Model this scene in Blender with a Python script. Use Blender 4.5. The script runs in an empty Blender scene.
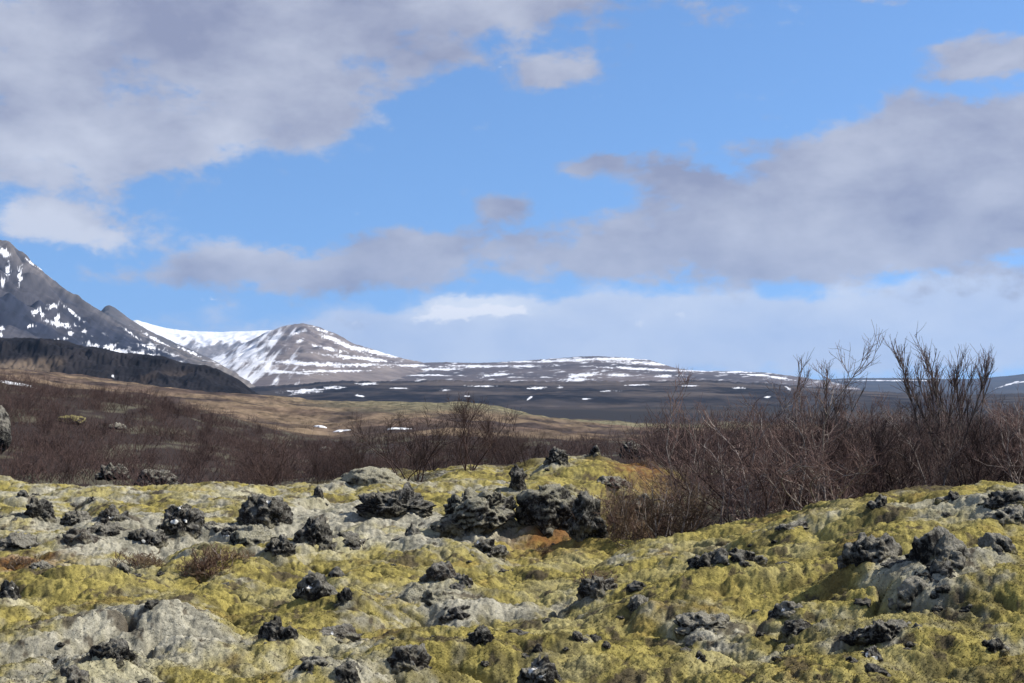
import bpy, math, random
import numpy as np
from mathutils import Vector

# ------------------------------------------------------------------ basics
F = 1422.0          # focal length in pixels of a 1024 px wide picture (50 mm lens)
HV = 390.0          # picture row of the horizon
CAMZ = 1.7
rng = np.random.default_rng(7)
random.seed(7)
scene = bpy.context.scene
C = scene.collection

def link(name, me, mat=None, parent=None):
    o = bpy.data.objects.new(name, me)
    C.objects.link(o)
    if mat is not None and me is not None and not me.materials:
        me.materials.append(mat)
    if parent is not None:
        o.parent = parent
    return o

def tag(o, label=None, cat=None, group=None, kind=None):
    if label: o['label'] = label
    if cat: o['category'] = cat
    if group: o['group'] = group
    if kind: o['kind'] = kind
    return o

def mesh_np(name, verts, faces, smooth=True, attrs=None):
    """faces: (n,3) or (n,4) int array"""
    me = bpy.data.meshes.new(name)
    verts = np.ascontiguousarray(verts, dtype=np.float32)
    faces = np.ascontiguousarray(faces, dtype=np.int32)
    k = faces.shape[1]
    me.vertices.add(len(verts)); me.vertices.foreach_set('co', verts.ravel())
    me.loops.add(faces.size); me.loops.foreach_set('vertex_index', faces.ravel())
    me.polygons.add(len(faces))
    me.polygons.foreach_set('loop_start', np.arange(0, faces.size, k, dtype=np.int32))
    me.polygons.foreach_set('loop_total', np.full(len(faces), k, dtype=np.int32))
    me.update(calc_edges=True)
    me.polygons.foreach_set('use_smooth', np.full(len(faces), smooth, dtype=bool))
    for an, a in (attrs or {}).items():
        a = np.asarray(a, dtype=np.float32)
        if a.ndim == 2:
            at = me.attributes.new(an, 'FLOAT_COLOR', 'POINT')
            if a.shape[1] == 3:
                a = np.concatenate([a, np.ones((len(a), 1), np.float32)], 1)
            at.data.foreach_set('color', np.ascontiguousarray(a).ravel())
        else:
            at = me.attributes.new(an, 'FLOAT', 'POINT')
            at.data.foreach_set('value', np.ascontiguousarray(a))
    return me

# ------------------------------------------------------------------ noise
def _h(ix, iy, iz, seed):
    h = (ix.astype(np.uint32) * np.uint32(374761393) + iy.astype(np.uint32) * np.uint32(668265263)
         + (iz.astype(np.uint32) * np.uint32(2246822519) if iz is not None else np.uint32(0)) + np.uint32((seed * 3266489917) & 0xffffffff))
    h = (h ^ (h >> np.uint32(13))) * np.uint32(1274126177)
    h = (h ^ (h >> np.uint32(16))) * np.uint32(2246822519)
    return h ^ (h >> np.uint32(15))

_ang = np.arange(256) / 256 * 2 * np.pi
_g2 = np.stack([np.cos(_ang), np.sin(_ang)], 1).astype(np.float32)
def perlin2(x, y, seed=0):
    x = np.asarray(x, np.float64); y = np.asarray(y, np.float64)
    xi = np.floor(x); yi = np.floor(y)
    fx = (x - xi).astype(np.float32); fy = (y - yi).astype(np.float32)
    xi = xi.astype(np.int64); yi = yi.astype(np.int64)
    u = fx*fx*fx*(fx*(fx*6-15)+10); v = fy*fy*fy*(fy*(fy*6-15)+10)
    def g(dx, dy):
        gr = _g2[_h(xi+dx, yi+dy, None, seed) & np.uint32(255)]
        return gr[..., 0]*(fx-dx) + gr[..., 1]*(fy-dy)
    a = g(0, 0); b = g(1, 0); c = g(0, 1); d = g(1, 1)
    a = a + u*(b-a); c = c + u*(d-c)
    return (a + v*(c-a)) * 1.5

_r = np.random.default_rng(3).normal(size=(256, 3)); _g3 = (_r/np.linalg.norm(_r, axis=1, keepdims=True)).astype(np.float32)
def perlin3(p, seed=0):
    pi = np.floor(p); f = (p-pi).astype(np.float32); pi = pi.astype(np.int64)
    w = f*f*f*(f*(f*6-15)+10)
    def g(dx, dy, dz):
        gr = _g3[_h(pi[:, 0]+dx, pi[:, 1]+dy, pi[:, 2]+dz, seed) & np.uint32(255)]
        return gr[:, 0]*(f[:, 0]-dx)+gr[:, 1]*(f[:, 1]-dy)+gr[:, 2]*(f[:, 2]-dz)
    def lx(dy, dz):
        a = g(0, dy, dz); b = g(1, dy, dz); return a+w[:, 0]*(b-a)
    def ly(dz):
        a = lx(0, dz); b = lx(1, dz); return a+w[:, 1]*(b-a)
    a = ly(0); b = ly(1)
    return (a+w[:, 2]*(b-a))*1.6

def fbm2(x, y, seed=0, octv=4, lac=2.1, gain=.5):
    s = 0; a = 1; t = 0
    for i in range(octv):
        s = s + a*perlin2(x, y, seed+i*17); t += a; a *= gain; x = x*lac+3.1; y = y*lac-1.7
    return s/t*1.3

def sst(a, b, x):
    t = np.clip((x-a)/(b-a), 0, 1); return t*t*(3-2*t)

# ------------------------------------------------------------------ ground height
U_T = [-900, -300, 0, 150, 230, 300, 400, 480, 560, 650, 750, 880, 1024, 1300, 1900]
D_T = [3, 6, 8.3, 11, 14, 18, 22, 25, 30]
Z_T = np.array([
 [0, 0, 0, 0, 0, 0, 0, -.2, -.9],
 [0, 0, 0, .05, 0, 0, .06, -.1, -.8],
 [0, 0, 0, 0, .05, 0, .10, .05, -.7],
 [0, 0, .05, 0, 0, 0, .04, -.10, -.8],
 [0, 0, .02, 0, 0, .02, .10, .05, -.7],
 [0, 0, 0, 0, 0, .02, .06, -.15, -.5],
 [0, 0, 0, 0, 0, 0, .03, 0, -.05],
 [0, 0, 0, .02, -.02, -.05, .03, .02, -.05],
 [0, 0, 0, .02, -.07, -.18, .05, .22, .10],
 [0, 0, .04, .10, .13, -.45, -.35, -.10, .0],
 [0, .02, .12, .28, .40, -.25, -.35, -.20, .0],
 [0, .05, .22, .48, .64, .12, -.20, -.20, .0],
 [0, .08, .28, .60, .76, .30, -.05, -.10, .0],
 [0, .08, .30, .62, .78, .40, .0, -.05, .0],
 [0, .08, .30, .62, .78, .40, .0, -.05, .0]])
D_F = [40, 55, 70, 90, 108, 140, 200, 300, 420]
V_F = np.array([
 [470, 430, 400, 375, 362, 372, 370, 360, 362],
 [475, 435, 402, 378, 368, 378, 376, 364, 364],
 [480, 447, 415, 391, 383, 391, 386, 372, 366],
 [485, 462, 436, 413, 406, 413, 405, 391, 387],
 [487, 470, 452, 433, 426, 424, 414, 398, 394],
 [486, 477, 466, 456, 448, 440, 425, 408, 401],
 [476, 468, 458, 448, 442, 434, 421, 408, 402],
 [470, 462, 452, 445, 440, 433, 421, 410, 405],
 [464, 457, 451, 447, 443, 439, 432, 424, 419],
 [460, 453, 449, 445, 442, 438, 434, 430, 428],
 [458, 452, 448, 444, 441, 438, 434, 431, 429],
 [458, 452, 448, 444, 441, 438, 434, 431, 429],
 [458, 452, 448, 444, 441, 438, 434, 431, 429],
 [458, 452, 448, 444, 441, 438, 434, 431, 429],
 [458, 452, 448, 444, 441, 438, 434, 431, 429]], float)
_zf = CAMZ - (V_F-HV)*np.array(D_F)/F
PLAIN = -22.0
_D = np.array(D_T + D_F + [600, 850, 1200, 25000])
_Z = np.concatenate([Z_T, _zf, np.full((len(U_T), 1), -12.), np.full((len(U_T), 3), PLAIN)], 1)
_gu = np.linspace(U_T[0], U_T[-1], 281); _gl = np.linspace(math.log(3), math.log(25000), 520)
_tmp = np.stack([np.interp(_gl, np.log(_D), r) for r in _Z])
_grid = np.stack([np.interp(_gu, U_T, _tmp[:, j]) for j in range(len(_gl))], 1)
def _sm(a, ax, n):
    k = np.hanning(n+2)[1:-1]; k /= k.sum()
    return np.apply_along_axis(lambda m: np.convolve(np.pad(m, n//2, mode='edge'), k, 'valid'), ax, a)
_grid = _sm(_sm(_grid, 0, 13), 1, 7)

def gauss(x, y, cx, cy, rx, ry):
    return np.exp(-((x-cx)/rx)**2-((y-cy)/ry)**2)

def base_height(x, y):
    u = 512+F*x/y
    a = np.clip((u-_gu[0])/(_gu[1]-_gu[0]), 0, len(_gu)-1.001)
    b = np.clip((np.log(np.maximum(y, 3.0))-_gl[0])/(_gl[1]-_gl[0]), 0, len(_gl)-1.001)
    i = a.astype(int); j = b.astype(int); fa = a-i; fb = b-j
    g = _grid
    return (g[i, j]*(1-fa)*(1-fb)+g[i+1, j]*fa*(1-fb)+g[i, j+1]*(1-fa)*fb+g[i+1, j+1]*fa*fb)

LIFT = []
def height(x, y, fine=True):
    x = np.asarray(x, float); y = np.asarray(y, float)
    z = base_height(x, y)
    # mounds seen in the lava field
    z = z + .20*gauss(x, y, -2.55, 9.6, .75, .8)          # pale mossy mound, near left
    z = z + .10*gauss(x, y, 2.9, 9.6, .6, .8)
    z = z + .14*gauss(x, y, 3.9, 12.0, .9, .9)
    z = z + .30*gauss(x, y, 1.75, 26.5, 1.2, 2.2)          # far mossy mound
    z = z + .14*gauss(x, y, -.2, 17.5, 1.0, 1.0)
    for (cx, cy, rx, ry, am) in LIFT:
        if x.size > 5000:
            m = (np.abs(x-cx) < 3*rx) & (np.abs(y-cy) < 3*ry)
            z[m] += am*gauss(x[m], y[m], cx, cy, rx, ry)
        else:
            z = z+am*gauss(x, y, cx, cy, rx, ry)
    w = 1-sst(34, 60, y)
    wx = x+.25*perlin2(x*.9, y*.9, 5); wy = y+.25*perlin2(x*.9+7, y*.9, 6)
    z = z + w*.17*(np.abs(perlin2(wx*.55, wy*.62, 1))*1.6-.45)
    z = z + w*.105*(np.sqrt(np.abs(perlin2(wx*1.1, wy*1.6, 2))+.01)*1.3-.5)
    z = z - w*.085*np.exp(-(perlin2(wx*1.1, wy*1.6, 2)/.045)**2)*sst(.0, .45, perlin2(x*.7, y*.8, 19))
    z = z + w*.046*(np.sqrt(np.abs(perlin2(wx*2.7, wy*3.6, 3))+.01)*1.3-.5)
    far = sst(30, 90, y)*(1-sst(700, 1200, y))
    z = z + far*(.35*fbm2(x*.13, y*.07, 8, 4)+.55*np.abs(perlin2(x*.16, y*.13, 18))*sst(60, 120, y)+.012*y*.35*fbm2(x*.02, y*.012, 9, 3))
    z = z + sst(700, 1500, y)*5.0*fbm2(x*.002, y*.0012, 10, 4)
    if fine:
        z = z + w*(.034*.75*np.sqrt(np.abs(perlin2(wx*6.5, wy*7.5, 4))+.01)+.016*perlin2(x*15, y*15, 11)+.010*perlin2(x*33, y*33, 12)+.004*perlin2(x*70, y*70, 13))
    return z

def zat(x, y):
    return float(height(np.array([x]), np.array([y]), False)[0])

_Ds = np.exp(np.linspace(math.log(5.5), math.log(430), 2600))
def ground_hit(u, v, dmin=5.5):
    """nearest ground point seen in direction (u, v); returns x, y, z"""
    xs = (u-512)/F*_Ds
    zs = height(xs, _Ds, False)
    vs = HV+F*(CAMZ-zs)/_Ds
    ok = (vs <= v) & (_Ds > dmin)
    k = int(np.argmax(ok)) if ok.any() else int(np.argmin(vs))
    return float(xs[k]), float(_Ds[k]), float(zs[k])

# ------------------------------------------------------------------ rocks: where each stands (picture box), look and label
SPECS = []
def R(box, label, jag=.8, cap=.3, capc='g', **k):
    u0, v0, u1, v1 = box
    k['pos'] = ground_hit((u0+u1)/2, v1-(v1-v0)*.06, k.pop('dmin', 5.5))
    SPECS.append(((box, label, jag, cap, capc), k))
R((22, 499, 54, 531), 'jagged black lava lump beside the yellow moss at the far left', 1., .15, flecks=())
R((4, 515, 23, 525), 'low dark lava rock touching the left side of a jagged black lump', .9, .25)
R((62, 512, 92, 532), 'dark lava ledge sunk in pale moss right of the jagged far left lump', .9, .35)
R((97, 507, 128, 530), 'crumbly black lava rock with one white lichen spot near the mossy crest', 1., .2, flecks=[(111, 519, 6)])
R((86, 526, 132, 546), 'wide rubbly grey lava rock just below the crumbly black one', 1., .35, flecks=[(122, 538, 5)])
R((63, 530, 102, 551), 'brown mossy lava rock with a hollow dark face', .7, .35, 'g', brown=.8)
R((128, 530, 166, 552), 'spiky low lava rock with bright white lichen beside the tall black boulder', 1., .2, flecks=[(144, 541, 6), (149, 538, 4)])
R((-6, 535, 39, 557), 'grey mossy lava rock with a white spot at the left edge', .8, .5, flecks=[(32, 548, 6)])
R((30, 563, 54, 573), 'small dark stone on grey moss below the left rock group', .6, .4)
R((18, 491, 28, 502), 'small black stone on the crest above the yellow moss', .8, .0)
R((88, 497, 96, 506), 'tiny dark stone alone on the pale crest', .8, .1)
R((114, 565, 131, 577), 'rounded grey stone in front of the left red heather', .5, .5)
R((161, 505, 203, 547), 'tall black jagged boulder with white lichen on its shelves', 1., .08, flecks=[(178, 509, 7), (173, 522, 8), (185, 521, 6), (193, 513, 6)], sink=.2)
R((200, 524, 225, 545), 'low black lava block joining the tall jagged boulder', 1., .12)
R((222, 526, 242, 543), 'small lava block with a large white lichen patch between two boulders', .8, .2, flecks=[(227, 537, 9)])
R((240, 498, 291, 536), 'pyramid shaped dark boulder with a pointed grey tip', .75, .12, flecks=[(268, 503, 6)], sink=.2)
R((230, 527, 279, 555), 'rounded dark boulder capped with pale green moss below the pyramid boulder', .45, .75, 'p')
R((266, 538, 295, 566), 'speckled rubbly lava block right of the moss capped boulder', 1., .25, flecks=[(289, 544, 4), (287, 569, 5)])
R((294, 520, 337, 562), 'big black jagged boulder right of the speckled lava block', 1., .15)
R((325, 535, 365, 563), 'low grey rubble boulder with white flecks leaning on a black boulder', 1., .35, flecks=[(357, 540, 5), (360, 543, 4)])
R((360, 493, 431, 526), 'wide clump of black clinker lava near the thin shrubs', 1., .15, seed=431)
R((404, 526, 421, 541), 'small dark stone on grey moss below the wide black clinker', .8, .2)
R((313, 487, 324, 503), 'small grey lichened stone on the crest left of the clinker', .8, .5)
R((436, 493, 522, 544), 'largest boulder, dark pitted face and grey lichen top', .8, .45, 'p', seed=77, sink=.15)
R((519, 489, 573, 548), 'black faced boulder with pale lichen crown right of the largest boulder', .7, .4, 'p', seed=78, sink=.15)
R((553, 513, 572, 543), 'pale lichen covered pillar of rock against a black boulder face', .5, .95, 'p', sink=.1)
R((571, 496, 605, 554), 'tall dark jagged rock beside the reddish low shrubs', 1., .15, sink=.15)
R((509, 467, 525, 500), 'thin black upright rock spike behind the largest boulder', .9, .0, dmin=20, sink=.1)
R((546, 449, 568, 470), 'dark lava rock on the left end of the far mossy mound', 1., .15, dmin=22)
R((589, 447, 601, 461), 'small dark rock on top of the far mossy mound', .9, .1, dmin=22)
R((621, 442, 640, 460), 'rounded black rock at the right end of the far mossy mound', .6, .1, dmin=22)
R((640, 442, 659, 458), 'dark rock half hidden by twigs at the end of the mossy mound', .7, .1, dmin=22)
R((466, 541, 505, 561), 'flat dark lava slab in front of the largest boulder', .8, .2, flecks=[(476, 541, 6)])
R((606, 503, 690, 545), 'long dark lava ledge behind the reddish low shrubs', .9, .2, dmin=17, sink=.2)
R((594, 477, 630, 493), 'grey broken rocks on the front of the far mossy mound', 1., .5, dmin=20)
R((422, 565, 462, 592), 'slanting dark grey slab above the pale topped rock', .45, .12, brown=.6)
R((396, 586, 452, 614), 'pale moss topped rock with a black left face', .35, .75, 'p')
R((441, 609, 475, 625), 'low black rock in yellow moss right of the pale topped rock', .7, .0)
R((450, 576, 474, 596), 'small dark rock tucked behind the pale topped rock', .7, .1)
R((469, 629, 498, 656), 'black upright lava rock alone in green moss', .9, .08)
R((322, 629, 360, 647), 'brown grey low rock with one large white lichen patch', .4, .1, brown=.8, flecks=[(332, 634, 8)])
R((385, 650, 430, 681), 'rubbly grey rock with two white lichen patches near the bottom edge', .9, .3, flecks=[(407, 654, 8), (387, 661, 5)])
R((325, 666, 364, 696), 'dark lava rock cut by the bottom edge of the picture', .9, .25)
R((296, 575, 342, 611), 'large round grey boulder with bright white lichen spots', .55, .3, flecks=[(309, 587, 9), (304, 590, 5), (328, 580, 4)])
R((334, 590, 366, 612), 'black lava lump touching the right of the round grey boulder', .9, .0)
R((328, 568, 346, 583), 'small dark stone just behind the round grey boulder', .6, .15)
R((260, 622, 299, 654), 'black rock in a mossy hollow with a white lichen spot', .9, .0, flecks=[(283, 631, 6)])
R((299, 649, 329, 662), 'small dark flat stone above the grey moss hummock', .6, .25)
R((296, 661, 337, 688), 'grey mossy hummock rock at the bottom edge', .5, .8, 'g')
R((90, 643, 138, 674), 'black lava hollow in the front of the big grey moss mound', 1., .1, seed=12)
R((55, 669, 90, 696), 'brown lava rock at the bottom edge below the grey moss mound', .8, .3, brown=.6)
R((-4, 582, 18, 607), 'dark rock with white lichen at the left edge, lower of two', .9, .2, flecks=[(11, 587, 5)])
R((579, 578, 619, 604), 'dark rock under a reddish mossy overhang in the middle of the field', .8, .15, brown=.5)
R((518, 662, 560, 696), 'white lichened rubble rock at the bottom edge near the middle', .9, .45, flecks=[(532, 672, 8), (541, 676, 6)])
R((565, 634, 588, 650), 'small dark stone in yellow moss, upper of two near the bottom middle', .8, .0)
R((531, 645, 543, 660), 'small black stone in yellow moss, lower of two near the bottom middle', .8, .0)
R((628, 596, 652, 615), 'grey brown stone sunk in moss right of the dark overhang rock', .6, .5)
R((689, 553, 732, 578), 'low black lava outcrop with a white spot on the right moss hump', .9, .1, flecks=[(708, 569, 5)])
R((724, 550, 764, 573), 'dark lava outcrop adjoining the white spotted one on the right hump', .8, .2)
R((770, 605, 808, 628), 'grey mossy rock with a thin white streak on the right hump', .6, .55, flecks=[(783, 610, 6)])
R((780, 622, 820, 642), 'black rock just below the white streaked one on the right hump', .8, .05)
R((776, 523, 815, 535), 'low grey lichened rock on the crest of the right hump', .8, .6)
R((676, 616, 740, 640), 'broad flat grey mossy slab on the lower right hump', .35, .85, 'g')
R((684, 636, 710, 654), 'small grey stone below the broad flat mossy slab', .5, .6)
R((692, 652, 708, 666), 'little dark stone with a white speck near the bottom', .8, .1, flecks=[(699, 658, 4)])
R((863, 497, 890, 516), 'grey lichened rock standing on the crest beside the thicket', .8, .55)
R((842, 536, 897, 580), 'mossy grey outcrop with a black broken top on the right hump', .8, .45)
R((909, 533, 968, 584), 'tall outcrop with a deep black cleft on the right hump', .8, .5, seed=55)
R((907, 566, 960, 602), 'black rough rock lying in front of the tall cleft outcrop', 1., .05)
R((888, 580, 940, 620), 'rounded grey mossy rock, lowest of the right hump outcrop', .5, .7)
R((973, 536, 1016, 562), 'grey mossy rock with a dark right side near the right edge', .6, .6)
R((854, 625, 916, 656), 'wide lichened boulder low on the right', .75, .45)
R((858, 648, 884, 668), 'small black rock with bright white lichen under the wide boulder', .9, .1, flecks=[(872, 660, 10), (867, 655, 5)])
R((902, 627, 930, 648), 'brown weathered stone on the right end of the wide boulder', .5, .3, brown=.9)
R((956, 607, 990, 622), 'small dark stone with mossy top near the right edge', .6, .4)
R((978, 642, 1008, 660), 'grey and black stone in moss near the bottom right corner', .7, .5)
R((980, 494, 1034, 516), 'dark lava ledge on the crest at the right edge', .9, .2)
R((985, 510, 1034, 530), 'pale grey lichened slab under the dark ledge at the right edge', .6, .8)
R((937, 494, 979, 506), 'low black lava edge on the crest right of the thicket rock', .9, .15)
R((838, 660, 862, 672), 'flat dark stone at the bottom left of the white lichened rock', .7, .3)
R((-30, 406, 9, 462), 'smooth pale grey boulder at the left edge below the scrub slope', .15, .25, dmin=38, name='boulder', sink=.1)
R((58, 416, 84, 425), 'flat grey rock with green moss lying in the left scrub', .6, .6, 'y', dmin=50)
R((108, 423, 126, 430), 'small grey rock lying in the left scrub', .6, .6, dmin=50)
R((98, 466, 128, 481), 'grey lava rubble in the hollow behind the mossy crest', 1., .25, dmin=38)
R((138, 471, 178, 487), 'wide grey lava rubble in the hollow, right of the other rubble', 1., .25, dmin=38)
R((342, 470, 400, 492), 'long pale mossy bank of rock among the thin shrubs', .4, .95, 'p', dmin=25)
R((318, 447, 333, 454), 'small dark stone on the heath above the thin shrubs', .8, .3, dmin=34)

# the moss swells a little around each rock
LIFT = []
for a_, k_ in SPECS:
    (u0, v0, u1, v1) = a_[0]; x_, y_, z_ = k_['pos']
    if y_ < 34:
        w_ = (u1-u0)*y_/F; h_ = (v1-v0)*y_/F
        LIFT.append((x_, y_+w_*.35, w_*.75+.05, w_*.7+.1, min(h_*.28, .11 if x_ < 2.5 else .05)))

# ------------------------------------------------------------------ material helpers
class NT:
    def __init__(s, tree): s.t = tree; s.n = tree.nodes; s.l = tree.links
    def new(s, typ, **kw):
        n = s.n.new(typ)
        for k, v in kw.items(): setattr(n, k, v)
        return n
    def put(s, sock, v):
        if isinstance(v, bpy.types.NodeSocket): s.l.new(v, sock)
        else: sock.default_value = v
    def math(s, op, a, b=None, c=None, clamp=False):
        n = s.new('ShaderNodeMath', operation=op, use_clamp=clamp)
        s.put(n.inputs[0], a)
        if b is not None: s.put(n.inputs[1], b)
        if c is not None: s.put(n.inputs[2], c)
        return n.outputs[0]
    def noise(s, vec, scale, detail=4, rough=.55, dist=0, dims='3D'):
        n = s.new('ShaderNodeTexNoise', noise_dimensions=dims)
        s.put(n.inputs['Vector'], vec)
        n.inputs['Scale'].default_value = scale; n.inputs['Detail'].default_value = detail
        n.inputs['Roughness'].default_value = rough; n.inputs['Distortion'].default_value = dist
        return n.outputs['Fac']
    def mrange(s, x, a, b, c=0., d=1., smooth=True):
        n = s.new('ShaderNodeMapRange', interpolation_type='SMOOTHSTEP' if smooth else 'LINEAR')
        s.put(n.inputs[0], x)
        for i, v in enumerate((a, b, c, d)): s.put(n.inputs[i+1], v)
        return n.outputs[0]
    def mix(s, fac, a, b, blend='MIX'):
        n = s.new('ShaderNodeMix', data_type='RGBA', blend_type=blend)
        s.put(n.inputs[0], fac)
        for sock, v in ((n.inputs[6], a), (n.inputs[7], b)):
            if isinstance(v, (tuple, list)): v = (*v[:3], 1)
            s.put(sock, v)
        return n.outputs[2]

def new_mat(name, rough=.95, spec=.15):
    m = bpy.data.materials.new(name); m.use_nodes = True
    t = NT(m.node_tree)
    b = m.node_tree.nodes['Principled BSDF']
    b.inputs['Roughness'].default_value = rough
    b.inputs['Specular IOR Level'].default_value = spec
    return m, t, b

def bump(t, b, h, strength, dist):
    n = t.new('ShaderNodeBump'); n.inputs['Strength'].default_value = strength
    n.inputs['Distance'].default_value = dist
    t.put(n.inputs['Height'], h); t.l.new(n.outputs[0], b.inputs['Normal'])

def attr(t, name):
    return t.new('ShaderNodeAttribute', attribute_name=name)

# ground: albedo per vertex (moss kind, heath, scrub floor, snow) with fibre-scale variation
m_ground, t, b = new_mat('moss_ground', .97, .08)
col = attr(t, 'Col').outputs['Color']
pos = t.new('ShaderNodeNewGeometry').outputs['Position']
n1 = t.noise(pos, 22, 5, .7); n2 = t.noise(pos, 75, 4, .75)
k = t.math('ADD', t.mrange(n1, .3, .7, .72, 1.30, False), t.mrange(n2, .28, .72, -.28, .28, False))
vm = t.new('ShaderNodeVectorMath', operation='SCALE'); t.l.new(col, vm.inputs[0]); t.l.new(k, vm.inputs['Scale'])
t.l.new(vm.outputs[0], b.inputs['Base Color'])
bump(t, b, t.math('ADD', t.noise(pos, 45, 5, .75), t.math('MULTIPLY', n1, .8)), .5, .03)

# far land: albedo per vertex with a little variation
m_far, t, b = new_mat('far_land', .95, .1)
col = attr(t, 'Col').outputs['Color']
pos = t.new('ShaderNodeNewGeometry').outputs['Position']
n1 = t.noise(pos, .02, 5, .7)
sn = attr(t, 'snow').outputs['Fac']
k = t.mrange(n1, .3, .7, .75, 1.25, False)
vm = t.new('ShaderNodeVectorMath', operation='SCALE'); t.l.new(col, vm.inputs[0]); t.l.new(k, vm.inputs['Scale'])
sf = t.math('MULTIPLY', t.mrange(t.math('ADD', sn, t.math('MULTIPLY', t.math('SUBTRACT', t.noise(pos, .035, 5, .75), .5), .5)), .25, .95), .95)
t.l.new(t.mix(sf, vm.outputs[0], (.74, .75, .78)), b.inputs['Base Color'])

# lava rock
m_rock, t, b = new_mat('lava_rock', .92, .2)
tc = t.new('ShaderNodeTexCoord').outputs['Object']
col = attr(t, 'Col').outputs['Color']
oi = t.new('ShaderNodeObjectInfo').outputs['Random']
off = t.new('ShaderNodeVectorMath', operation='ADD'); t.l.new(tc, off.inputs[0])
cmb = t.new('ShaderNodeCombineXYZ'); t.l.new(t.math('MULTIPLY', oi, 50.), cmb.inputs[0]); t.l.new(cmb.outputs[0], off.inputs[1])
P = off.outputs[0]
n1 = t.noise(P, 48, 5, .75); n2 = t.noise(P, 24, 4, .7, .6); n3 = t.noise(P, 9, 3, .6)
k = t.mrange(n1, .3, .7, .45, 1.6, False)
vm = t.new('ShaderNodeVectorMath', operation='SCALE'); t.l.new(col, vm.inputs[0]); t.l.new(k, vm.inputs['Scale'])
spk = t.math('MULTIPLY', t.mrange(n2, .49, .60), t.mrange(n1, .34, .58))
c1 = t.mix(t.math('MULTIPLY', spk, .5), vm.outputs[0], (.34, .325, .28))
wh = t.mrange(t.noise(P, 17, 2, .5), .72, .76)
c2 = t.mix(t.math('MULTIPLY', wh, .4), c1, (.62, .62, .58))
t.l.new(c2, b.inputs['Base Color'])
bump(t, b, t.math('ADD', n1, t.math('MULTIPLY', n2, 1.2)), 1.0, .06)

m_lichen, t, b = new_mat('white_lichen', .95, .1)
tc = t.new('ShaderNodeTexCoord').outputs['Object']
t.l.new(t.mix(t.noise(tc, 60, 3), (.45, .44, .40), (.78, .77, .72)), b.inputs['Base Color'])

def wood_mat(name, c1, c2, sc=14):
    m, t, b = new_mat(name, .8, .25)
    tc = t.new('ShaderNodeTexCoord').outputs['Object']
    oi = t.new('ShaderNodeObjectInfo').outputs['Random']
    c = t.mix(t.mrange(t.noise(tc, sc, 3, .6), .35, .65), c1, c2)
    vm = t.new('ShaderNodeVectorMath', operation='SCALE'); t.l.new(c, vm.inputs[0])
    t.l.new(t.mrange(oi, 0, 1, .55, 1.45, False), vm.inputs['Scale'])
    t.l.new(vm.outputs[0], b.inputs['Base Color'])
    return m
m_twig = wood_mat('twig_bark', (.088, .050, .042), (.185, .117, .098), 5)
m_stem = wood_mat('stem_bark', (.13, .10, .085), (.33, .28, .24), 12)
m_heather = wood_mat('heather_twigs', (.085, .045, .034), (.17, .12, .07), 8)
m_snow, t, b = new_mat('snow', .6, .3)
tc = t.new('ShaderNodeTexCoord').outputs['Object']
t.l.new(t.mix(t.noise(tc, 1.5, 4), (.60, .61, .62), (.80, .80, .80)), b.inputs['Base Color'])

# ------------------------------------------------------------------ the ground sheet
def fan(us, Ds):
    X = Ds[:, None]*((us-512)/F)[None, :]; Y = np.repeat(Ds[:, None], len(us), 1)
    n, m = X.shape
    idx = np.arange(n*m).reshape(n, m)
    q = np.stack([idx[:-1, :-1], idx[:-1, 1:], idx[1:, 1:], idx[1:, :-1]], -1).reshape(-1, 4)
    return X.ravel(), Y.ravel(), q

us = np.concatenate([np.linspace(-900, -140, 130, endpoint=False), np.linspace(-140, 1164, 1240), np.linspace(1164, 1900, 130)[1:]])
Ds = np.concatenate([np.exp(np.linspace(math.log(2.5), math.log(6.5), 50, endpoint=False)),
                     np.exp(np.linspace(math.log(6.5), math.log(36), 880, endpoint=False)),
                     np.exp(np.linspace(math.log(36), math.log(450), 230, endpoint=False)),
                     np.exp(np.linspace(math.log(450), math.log(24000), 110))])
X, Y, Q = fan(us, Ds)
Zg = height(X, Y)
Uc = 512+F*X/Y
Vc = HV+F*(CAMZ-Zg)/Y

def lerp(a, b, t): return a+(b-a)*t[:, None]
YEL = np.array([.285, .238, .070]); OLV = np.array([.112, .094, .034]); GRY = np.array([.375, .352, .275]); SLT = np.array([.165, .158, .128])
PALE = np.array([.36, .325, .175]); SOIL_SHADE = np.array([.060, .047, .034]); TAN = np.array([.160, .116, .074]); RUST = np.array([.098, .068, .050])
SCRUB = np.array([.034, .025, .022]); SHADED_PLAIN = np.array([.026, .025, .027]); GRN = np.array([.150, .138, .082])
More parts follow.
